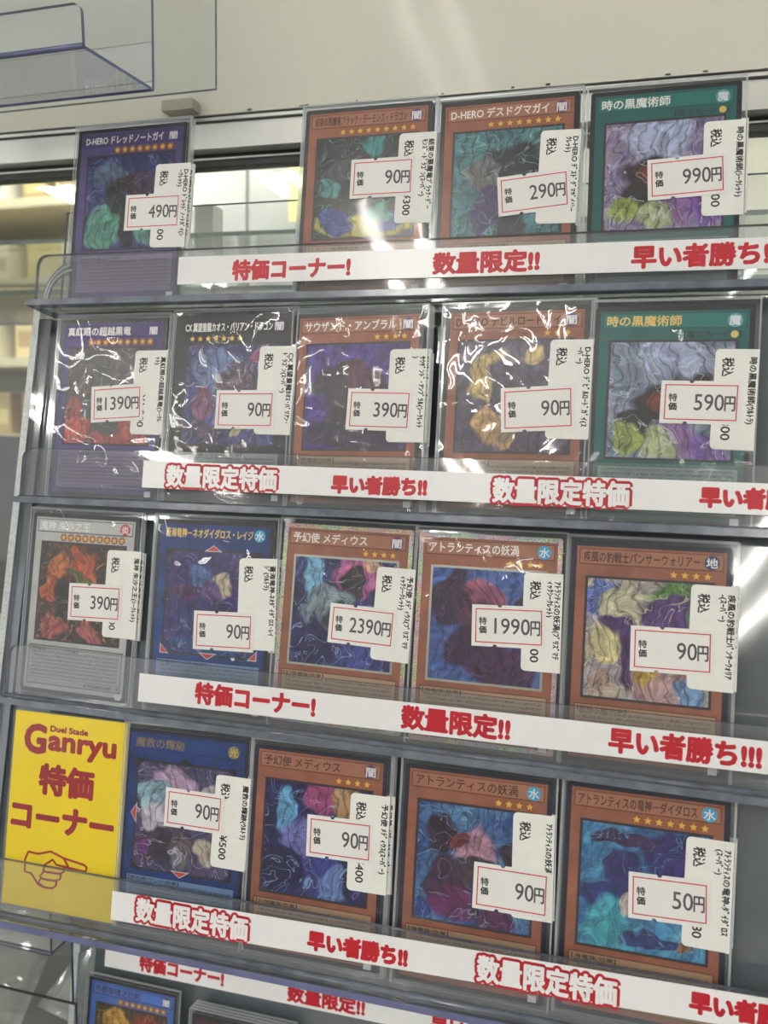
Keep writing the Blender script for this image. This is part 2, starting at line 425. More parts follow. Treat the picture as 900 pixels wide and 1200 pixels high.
# back panel leaning along the row bottoms, 7.5 mm behind them
lean = math.atan2(.0199193 + .0336451, .0930516 + .1857843)
pm = Matrix.Translation((0, -.0336451, -.1857843)) @ Matrix.Rotation(-lean, 4, 'X') @ Matrix.Rotation(R(90), 4, 'X')
def inrack(o, m): o.parent = rack; o.matrix_parent_inverse = Matrix.Identity(4); o.matrix_basis = RI @ m
def along(mb, name, m, smooth=False): o = mb.build(name, None, smooth); inrack(o, m); return o
ptop = 279.0
b = MB(); b.box((-172.5 * MM, -4 * MM, -10 * MM), (XR * MM, ptop * MM, -7.5 * MM), SLATE); along(b, 'back_panel', pm)
b = MB(); b.box((-177 * MM, -30 * MM, -11 * MM), (-173 * MM, (ptop + 8) * MM, -5.5 * MM), FROST, FROST); along(b, 'side_edge', pm)
b = MB(); b.box((-172.9 * MM, -30 * MM, -7.4 * MM), (-165.5 * MM, ptop * MM, -5.2 * MM), EDGE, CLEAR, 2); along(b, 'side_strip', pm)
def pocket(r):
    m = FR[r]
    b = MB()  # floor slab, running out in front of the lip
    b.box((XL * MM, -4.6 * MM, -8.5 * MM), (XR * MM, -1.8 * MM, 13.6 * MM), EDGEV if r == 3 else EDGE, CLEAR, 1)
    along(b, 'pocket_floor', m)
    pts = rrect(XL * MM, -1.8 * MM, XR * MM, 22 * MM, 5 * MM, 6, (0, 0, 0, 1))
    b = MB(); b.poly(pts, 5.2 * MM, 7.4 * MM, LIP, EDGE, LIP); along(b, 'pocket_lip', m)
    # rounded bend where the lip meets the floor
    b = MB(); b.tube([(XL * MM, -2.4 * MM, 7.2 * MM), (XR * MM, -2.4 * MM, 7.2 * MM)], 1.7 * MM, EDGE, 10); along(b, 'bend', m, True)
for r in range(4): pocket(r)
# top pocket: clear rear plate and the curled end
b = MB(); b.box((-158 * MM, -1.8 * MM, -6.2 * MM), (XR * MM, 48 * MM, -4.6 * MM), EDGE, CLEAR, 2); along(b, 'rear_plate', FR[0])
b = MB()
for k in range(5):
    rad = 22 - 2.2 * k
    b.tube([((-148.5 - rad * math.cos(R(a)) * .85) * MM, (1.0 + rad * math.sin(R(a))) * MM, (-3.5 + k * 1.4) * MM) for a in range(0, 95, 6)], .55 * MM, FROST if k % 2 else EDGE, 6)
along(b, 'curled_end', FR[0], True)

# ================================================================ trading cards
EFF = frame_mat('card_frame_orange', (142, 86, 66)); FUS = frame_mat('card_frame_purple', (74, 62, 116)); SPE = frame_mat('card_frame_teal', (20, 88, 86), 0.9)
XYZ = frame_mat('card_frame_black', (40, 40, 46)); SYN = frame_mat('card_frame_grey', (178, 178, 176), 0.92); LNK = frame_mat('card_frame_blue', (20, 50, 112), 0.5)
EFB = frame_mat('name_bar_orange', (158, 104, 82), 0.92); FUB = frame_mat('name_bar_purple', (66, 54, 108), 0.92); SPB = frame_mat('name_bar_teal', (26, 108, 102), 0.92)
XYB = frame_mat('name_bar_black', (34, 34, 40)); SYB = frame_mat('name_bar_grey', (186, 186, 184), 0.95); LNB = frame_mat('name_bar_blue', (22, 54, 116), 0.85)
KIND = {'eff': (EFF, EFB, (168, 140, 114), (104, 58, 42)), 'fus': (FUS, FUB, (118, 104, 140), (58, 44, 104)), 'spe': (SPE, SPB, (134, 158, 152), (14, 78, 76)),
        'xyz': (XYZ, XYB, (134, 142, 150), (16, 16, 20)), 'syn': (SYN, SYB, (164, 164, 162), (70, 70, 72)), 'lnk': (LNK, LNB, (104, 132, 170), (14, 40, 100))}
EMB = {'闇': (84, 52, 120), '魔': (104, 160, 182), '炎': (190, 50, 44), '水': (60, 160, 206), '地': (38, 62, 110), '光': (128, 122, 86)}
ARTF = pmat('art_frame_dark', (52, 44, 52), 0.35)
ARTFOIL = pmat('art_frame_silver', (190, 188, 178), 0.25, metal=0.5)
Z = 0.03 * MM
def star_pts(cx, cy, r, n=5, inner=.45):
    return [(cx + (r if i % 2 == 0 else r * inner) * math.sin(math.pi * i / n), cy + (r if i % 2 == 0 else r * inner) * math.cos(math.pi * i / n)) for i in range(2 * n)]
def disc_pts(cx, cy, r, n=20): return [(cx + r * math.cos(2 * math.pi * i / n), cy + r * math.sin(2 * math.pi * i / n)) for i in range(n)]
def S(p): return [(x * MM, y * MM) for x, y in p]
X0 = -29.5   # card runs -29.5..29.5, 0..86 mm
def card_front(e, c):
    fm, bar, tb, dk = KIND[c['k']]
    border = foil_mat('prismatic_border') if c.get('foil') else (NAVYB if c['k'] in ('eff', 'lnk', 'spe') and c.get('navy') else BLACKB)
    dkm = pmat('bevel_' + c['k'], dk, 0.4)
    b = MB()
    b.poly(S(rrect(X0, 0, -X0, 86, 1.2)), -.32 * MM, 0, border, CORE, BLACKB)
    b.rect((X0 + 1.9) * MM, 1.9 * MM, (-X0 - 1.9) * MM, 84.1 * MM, Z, fm)
    # name bar with a dark bevel
    b.rect((X0 + 2.9) * MM, 76.9 * MM, (-X0 - 2.9) * MM, 83.2 * MM, 2 * Z, dkm)
    b.rect((X0 + 3.3) * MM, 77.4 * MM, (-X0 - 3.3) * MM, 82.9 * MM, 3 * Z, bar)
    # art frame
    af = ARTFOIL if c.get('foil') else ARTF
    b.rect((X0 + 5.6) * MM, 24.8 * MM, (-X0 - 5.6) * MM, 72.6 * MM, 2 * Z, af)
    # text box
    b.rect((X0 + 3.4) * MM, 4.0 * MM, (-X0 - 3.4) * MM, 22.6 * MM, 2 * Z, dkm)
    b.rect((X0 + 3.8) * MM, 4.4 * MM, (-X0 - 3.8) * MM, 22.2 * MM, 3 * Z, print_mat('text_box_' + c['k'], tb, box=(51.4, 17.8), first=0 if c['k'] == 'spe' else 1))
    b.rect((X0 + 4.8) * MM, 7.2 * MM, (-X0 - 4.8) * MM, 7.4 * MM, 4 * Z, dkm)
    b.rect(23.6 * MM, 1.0 * MM, 26.8 * MM, 3.6 * MM, 3 * Z, HOLO)
    body = b.build('card_board', e)
    a = MB(); a.rect((X0 + 6.6) * MM, 25.8 * MM, (-X0 - 6.6) * MM, 71.6 * MM, 4 * Z, c['art']); a.build('artwork', body)
    ink = {'w': SILVER, 'g': GOLD, 'd': DARKNAME, 'b': BRONZE}[c['ink']]
    t = MB(); x1 = X0 + 4.6 + c['nw']
    text(t, c['name'], ink, 5 * Z, (X0 + 4.6) * MM, x1 * MM, 78.4 * MM, 4.5 * MM, .05 * MM if c['ink'] == 'd' else .10 * MM, nb=4)
    t.build('name_lettering', body)
    # attribute emblem
    m = MB(); m.poly(S(disc_pts(22.4, 80.0, 2.75)), None, 5 * Z, pmat('emblem_' + c['at'], EMB[c['at']], 0.35))
    text(m, c['at'], SILVER if c['at'] != '光' else GOLD, 6 * Z, 20.4 * MM, 24.4 * MM, 78.4 * MM, 4.1 * MM, .08 * MM, nb=4)
    m.build('attribute_emblem', body)
    if c.get('stars'):
        s = MB()
        for i in range(c['stars']):
            x = (21.0 - 4.05 * i) if c['k'] != 'xyz' else (-21.0 + 4.05 * i)
            if c['k'] != 'xyz': s.poly(S(disc_pts(x, 74.7, 1.8, 14)), None, 5 * Z, STARR)
            s.poly(S(star_pts(x, 74.7, 1.5)), None, 6 * Z, STARY)
        s.build('level_stars', body)
    if c['k'] == 'spe':
        s = MB(); text(s, '【魔法カード', INK, 5 * Z, 4 * MM, 20.5 * MM, 73.4 * MM, 3.0 * MM)
        s.poly(S(disc_pts(22.4, 74.5, 1.4, 14)), None, 5 * Z, GOLD); text(s, '】', INK, 5 * Z, 24.0 * MM, 24.8 * MM, 73.4 * MM, 3.0 * MM)
        s.build('card_class_lettering', body)
    if c['k'] == 'lnk':
        s = MB(); wh = pmat('arrow_rim', (190, 190, 190), 0.4); rd = pmat('arrow_red', (190, 60, 50), 0.4); dkk = pmat('arrow_dark', (28, 30, 40), 0.4)
        for (cx, cy, a, on) in ((0, 73.4, 90, c['arr'][0]), (0, 25.0, 270, c['arr'][1]), (-24, 49, 180, c['arr'][2]), (24, 49, 0, 0),
                                (-22.6, 26.4, 225, c['arr'][3]), (22.6, 26.4, 315, c['arr'][4]), (-22.6, 71, 135, 0), (22.6, 71, 45, 0)):
            for q, (sz, mm) in enumerate(((1.0, wh if on else dkk), (.72, rd if on else dkk))):
                ca, sa = math.cos(R(a)), math.sin(R(a))
                if a % 90 == 0: tri = [(1.6 * sz, 0), (-1.4 * sz, 4.6 * sz), (-1.4 * sz, -4.6 * sz)]
                else: tri = [(2.4 * sz, 0), (-.9 * sz, 3.3 * sz), (-.9 * sz, -3.3 * sz)]
                s.poly(S([(cx + x * ca - y * sa, cy + x * sa + y * ca) for x, y in tri]), None, (6 + q) * Z, mm)
        s.build('link_arrows', body)
    if c.get('type'):
        s = MB(); vs, fs = glyphs(c['type']); wtx = min(40, 2.05 * len(c['type']))
        text(s, c['type'], INK, 5 * Z, (X0 + 4.6) * MM, (X0 + 4.6 + wtx) * MM, 20.2 * MM, 1.8 * MM, .03 * MM, nb=4)
        if c.get('atk'): text(s, c['atk'], INK, 5 * Z, 6 * MM, 25 * MM, 5.0 * MM, 2.1 * MM, .05 * MM, nb=4)
        s.build('rules_lettering', body)
    return body
def sleeve(e, bag, zb=-.55, zf=.35):
    """clear pouch around the card: front and back film, seams along the edges"""
    b = MB(); fm = (SLEEVE_HARD, SLEEVE_BAG, SLEEVE_CRINK)[bag]
    x0, x1, y0, y1 = -31.4 * MM, 31.6 * MM, -1.6 * MM, 88.6 * MM
    b.poly(S(rrect(-31.4, -1.6, 31.6, 88.6, .8)), zb * MM, zf * MM, fm, SEAM, fm)
    t = .7 * MM
    b.rect(x0, y0, x0 + t, y1, (zf + .02) * MM, SEAM); b.rect(x1 - t, y0, x1, y1, (zf + .02) * MM, SEAM); b.rect(x0, y1 - t, x1, y1, (zf + .02) * MM, SEAM)
    return b.build('sleeve', e)
def name_tag(e, x, y, wd, h, rot, lines, price, z=.42):
    """white label turned a quarter turn; its lettering runs downward"""
    b = MB(); b.poly(S(rrect(-wd / 2, -h / 2, wd / 2, h / 2, 1.8, 4, (1, 0, 0, 1))), 0, .09 * MM, PAPER)
    o = b.build('name_tag', e); o.matrix_basis = T(x - 29.5, y, z, R(rot))
    t = MB(); zz = .12 * MM
    # 税込 heading, then the name lines at the right edge, then the old price
    text(t, '税込', INK, zz, (3.4) * MM, 10.6 * MM, 0, 4.6 * MM, .12 * MM, rot=-90, at=((-wd / 2 + 3.0) * MM, h / 2 * MM), nb=4)
    for i, ln in enumerate(lines):
        vs, fs = glyphs(ln); nat = (max(v[0] for v in vs) - min(v[0] for v in vs)) * 3.0
        L = min(36.0, nat)
        text(t, ln, INK, zz, 3.2 * MM, (3.2 + L) * MM, 0, 2.9 * MM, .11 * MM, rot=-90, at=((wd / 2 - 3.1 - 2.9 * i) * MM, h / 2 * MM), nb=4)
    if price:
        text(t, price, INK, zz, (h - 3.6 - 2.55 * len(price)) * MM, (h - 3.6) * MM, 0, 4.6 * MM, .09 * MM, rot=-90, at=((-wd / 2 + 3.6) * MM, h / 2 * MM), nb=4)
    t.build('tag_lettering', o)
    return o
def price_sticker(e, x, y, wd, h, rot, price, z=.62):
    n = 1.0
    P = [(-wd / 2, -h / 2), (-wd * .18 - n, -h / 2), (-wd * .18 - .5 * n, -h / 2 + .9), (-wd * .18 + .5 * n, -h / 2 + .9), (-wd * .18 + n, -h / 2), (wd / 2, -h / 2), (wd / 2, h / 2),
         (-wd * .12 + n, h / 2), (-wd * .12 + .5 * n, h / 2 - .9), (-wd * .12 - .5 * n, h / 2 - .9), (-wd * .12 - n, h / 2), (-wd / 2, h / 2)]
    b = MB(); b.poly(S(P), 0, .1 * MM, STICK)
    o = b.build('price_sticker', e); o.matrix_basis = T(x - 29.5, y, z, R(rot))
    r = MB(); i = 1.5
    r.ring((-wd / 2 + i) * MM, (-h / 2 + i) * MM, (wd / 2 - i) * MM, (h / 2 - i) * MM, .42 * MM, .13 * MM, REDLINE); r.build('red_border', o)
    t = MB(); zz = .14 * MM
    text(t, '特', GREYINK, zz, -wd / 2 * MM + 3.0 * MM, -wd / 2 * MM + 6.0 * MM, .6 * MM, 3.2 * MM, .12 * MM, nb=4)
    text(t, '価', INK, zz, -wd / 2 * MM + 3.0 * MM, -wd / 2 * MM + 6.0 * MM, -2.9 * MM, 3.2 * MM, .12 * MM, nb=4)
    pw = 3.55 * len(price)
    xr = wd / 2 - 6.3
    text(t, price, GREYINK, zz, (xr - pw) * MM, xr * MM, -3.0 * MM, 9.0 * MM, .07 * MM, nb=4)
    text(t, '円', GREYINK, zz, (xr + .3) * MM, (xr + 4.0) * MM, -2.6 * MM, 6.6 * MM, .14 * MM, nb=4)
    t.build('price_lettering', o)
def A(name, *a, **k): return art_mat(name, *a, **k)
A_ = {}
A_['indigo'] = A('art_indigo', ((40, 46, 96), (72, 76, 140)), [(.3, .78, .2, (96, 120, 150)), (.5, .55, (.34, .3), (62, 50, 50)), (.3, .5, .16, (44, 54, 56)), (.2, .2, .2, (96, 160, 140)), (.75, .1, .16, (110, 170, 150)), (.5, .2, (.1, .3), (46, 40, 60)), (.75, .7, .13, (80, 62, 92))], 1, streak=(140, 150, 200))
A_['night'] = A('art_night', ((34, 34, 40), (62, 58, 64)), [(.5, .1, (.6, .13), (196, 180, 60)), (.25, .16, .16, (60, 66, 150)), (.75, .17, .14, (70, 80, 160)), (.3, .68, .13, (84, 84, 88)), (.55, .9, .15, (70, 150, 150)), (.15, .5, .1, (74, 150, 150)), (.62, .26, .12, (80, 160, 150))], 2, streak=(110, 190, 190), lines=.6)
A_['teal'] = A('art_teal', ((90, 150, 156), (60, 110, 126)), [(.5, .55, (.36, .3), (44, 40, 56)), (.28, .6, .17, (120, 120, 124)), (.3, .25, (.16, .25), (70, 56, 110)), (.6, .15, .16, (50, 50, 60)), (.75, .2, .12, (90, 150, 160)), (.48, .38, .07, (160, 150, 110)), (.7, .75, .16, (40, 40, 48))], 3, streak=(150, 200, 200), lines=.6)
PB = [(.5, .86, .26, (190, 200, 236)), (.5, .5, (.3, .22), (52, 44, 46)), (.4, .5, .1, (130, 60, 50)), (.25, .26, .15, (46, 42, 46)), (.62, .2, .16, (150, 110, 170)), (.15, .14, .13, (160, 180, 90)), (.4, .1, .14, (190, 200, 150)), (.85, .15, .15, (140, 100, 190))]
A_['prism1'] = A('art_prism_violet', ((128, 120, 170), (176, 160, 190)), PB, 4, streak=(230, 226, 240), foil=.5)
A_['prism2'] = A('art_prism_pale', ((110, 140, 160), (170, 170, 200)), PB, 4.4, streak=(226, 236, 240), foil=.5)
A_['ember'] = A('art_dark_ember', ((52, 46, 52), (74, 64, 68)), [(.12, .4, .14, (150, 50, 44)), (.15, .12, .2, (196, 70, 60)), (.8, .1, .25, (176, 60, 54)), (.5, .08, .2, (150, 52, 50)), (.4, .6, .24, (60, 56, 58)), (.5, .25, .16, (36, 30, 34))], 5, streak=(150, 140, 140))
A_['cosmos'] = A('art_cosmos', ((48, 46, 96), (70, 74, 140)), [(.35, .72, .24, (110, 130, 180)), (.2, .45, .16, (120, 70, 110)), (.55, .6, .2, (84, 64, 90)), (.8, .86, .12, (150, 84, 120)), (.6, .14, .08, (190, 180, 140)), (.3, .16, .12, (76, 56, 90)), (.5, .35, .14, (130, 130, 190))], 6, streak=(190, 160, 190))
A_['violet'] = A('art_violet_shadow', ((84, 60, 160), (66, 44, 128)), [(.5, .42, (.36, .36), (52, 44, 60)), (.5, .12, (.5, .18), (50, 40, 72)), (.25, .62, (.2, .12), (48, 38, 60)), (.55, .72, .13, (92, 52, 76)), (.75, .62, .1, (90, 50, 80))], 7, lines=.4, streak=(104, 70, 110), warp=.16)
A_['moon'] = A('art_moon_purple', ((70, 58, 88), (92, 76, 104)), [(.3, .68, .25, (220, 188, 120)), (.3, .25, .2, (206, 160, 100)), (.52, .62, (.26, .24), (72, 62, 92)), (.4, .45, .16, (48, 42, 58)), (.6, .1, .18, (90, 74, 100)), (.5, .14, .1, (214, 170, 110)), (.72, .84, .08, (226, 200, 140))], 8, streak=(120, 104, 130))
A_['flame'] = A('art_flame', ((52, 40, 30), (84, 60, 34)), [(.25, .74, (.14, .2), (206, 116, 52)), (.55, .8, (.16, .18), (196, 90, 48)), (.5, .66, .12, (110, 110, 56)), (.1, .5, .12, (190, 84, 46)), (.4, .4, .18, (40, 34, 30)), (.2, .1, .16, (170, 84, 80)), (.7, .1, .18, (186, 96, 90)), (.5, .2, .14, (60, 44, 40))], 9, streak=(226, 160, 90), warp=.3)
A_['deep'] = A('art_deep_indigo', ((54, 48, 110), (74, 60, 126)), [(.4, .76, .16, (90, 120, 180)), (.66, .66, .14, (206, 190, 160)), (.52, .6, .14, (100, 74, 130)), (.2, .58, (.2, .1), (92, 54, 104)), (.3, .25, .24, (52, 54, 120)), (.4, .06, (.4, .08), (46, 84, 140)), (.75, .35, .14, (60, 56, 130))], 10, streak=(150, 150, 210))
A_['aurora'] = A('art_aurora', ((60, 66, 140), (50, 50, 96)), [(.2, .75, (.1, .26), (130, 190, 226)), (.65, .85, .24, (206, 110, 170)), (.75, .95, .1, (236, 190, 150)), (.58, .76, (.1, .16), (62, 50, 60)), (.35, .5, .2, (140, 160, 170)), (.2, .2, .24, (44, 44, 100)), (.6, .15, .2, (70, 80, 160)), (.5, .4, .14, (60, 60, 80))], 11, streak=(170, 200, 236), foil=.5)
A_['reef'] = A('art_reef_blue', ((60, 96, 170), (84, 116, 184)), [(.2, .7, (.17, .24), (62, 40, 76)), (.48, .74, .15, (176, 100, 130)), (.5, .5, (.25, .2), (96, 54, 80)), (.3, .3, .18, (66, 40, 80)), (.6, .2, (.28, .2), (76, 40, 84)), (.85, .65, .12, (60, 44, 80)), (.85, .12, .14, (72, 42, 90))], 12, streak=(120, 84, 130), foil=.4)
A_['meadow'] = A('art_lively', ((176, 176, 206), (206, 190, 150)), [(.15, .84, .2, (96, 120, 200)), (.35, .78, .2, (216, 212, 180)), (.7, .85, .22, (88, 140, 70)), (.62, .72, (.2, .14), (96, 62, 130)), (.3, .5, .17, (92, 58, 124)), (.15, .42, .16, (226, 214, 160)), (.4, .3, (.12, .2), (84, 52, 114)), (.65, .12, .24, (196, 160, 164)), (.55, .2, .09, (206, 170, 80)), (.88, .06, .12, (130, 170, 220)), (.12, .12, .12, (200, 170, 160))], 13, streak=(236, 230, 190))
A_['lilac'] = A('art_lilac', ((96, 84, 120), (74, 76, 120)), [(.35, .8, .2, (196, 166, 200)), (.15, .72, .14, (150, 190, 206)), (.22, .5, .14, (206, 200, 216)), (.75, .76, .14, (200, 194, 206)), (.2, .22, .2, (70, 56, 80)), (.5, .25, .14, (110, 92, 100)), (.75, .2, .13, (196, 184, 170)), (.12, .2, .1, (120, 60, 140)), (.45, .1, .1, (120, 124, 130))], 14, streak=(226, 210, 236))
A_['aurora2'] = A('art_aurora_deep', ((46, 44, 120), (36, 34, 80)), [(.2, .8, (.11, .24), (110, 180, 226)), (.55, .86, .18, (176, 84, 140)), (.85, .84, .2, (206, 164, 110)), (.36, .5, .2, (120, 120, 190)), (.15, .2, .22, (34, 28, 84)), (.55, .2, .2, (60, 66, 150)), (.7, .12, .14, (110, 140, 200)), (.75, .5, .14, (60, 40, 90))], 15, streak=(160, 200, 236))
A_['reef2'] = A('art_reef_clear', ((50, 84, 150), (90, 140, 186)), [(.18, .76, (.14, .2), (58, 40, 66)), (.52, .7, .2, (190, 140, 164)), (.35, .74, .1, (130, 50, 60)), (.28, .38, .2, (74, 46, 80)), (.35, .16, (.2, .16), (110, 46, 104)), (.7, .12, .2, (96, 44, 96)), (.85, .62, .12, (60, 44, 70)), (.55, .46, .14, (80, 66, 80)), (.1, .1, .1, (40, 70, 150))], 16, streak=(150, 190, 220))
A_['lagoon'] = A('art_lagoon', ((52, 110, 170), (84, 160, 200)), [(.75, .8, (.3, .22), (54, 50, 120)), (.35, .88, (.3, .08), (70, 46, 90)), (.32, .62, .15, (60, 56, 124)), (.2, .42, (.22, .1), (50, 62, 130)), (.25, .18, .2, (70, 170, 190)), (.8, .2, .14, (110, 180, 214)), (.55, .12, (.22, .07), (50, 62, 124)), (.8, .1, .09, (150, 110, 80)), (.4, .35, .08, (216, 200, 200))], 17, streak=(110, 180, 220), lines=.35)
A_['ritual'] = A('art_ritual', ((70, 56, 40), (110, 90, 50)), [(.3, .8, .2, (196, 150, 70)), (.7, .8, .2, (150, 60, 50)), (.5, .5, .25, (50, 40, 40))], 18, streak=(206, 170, 90))

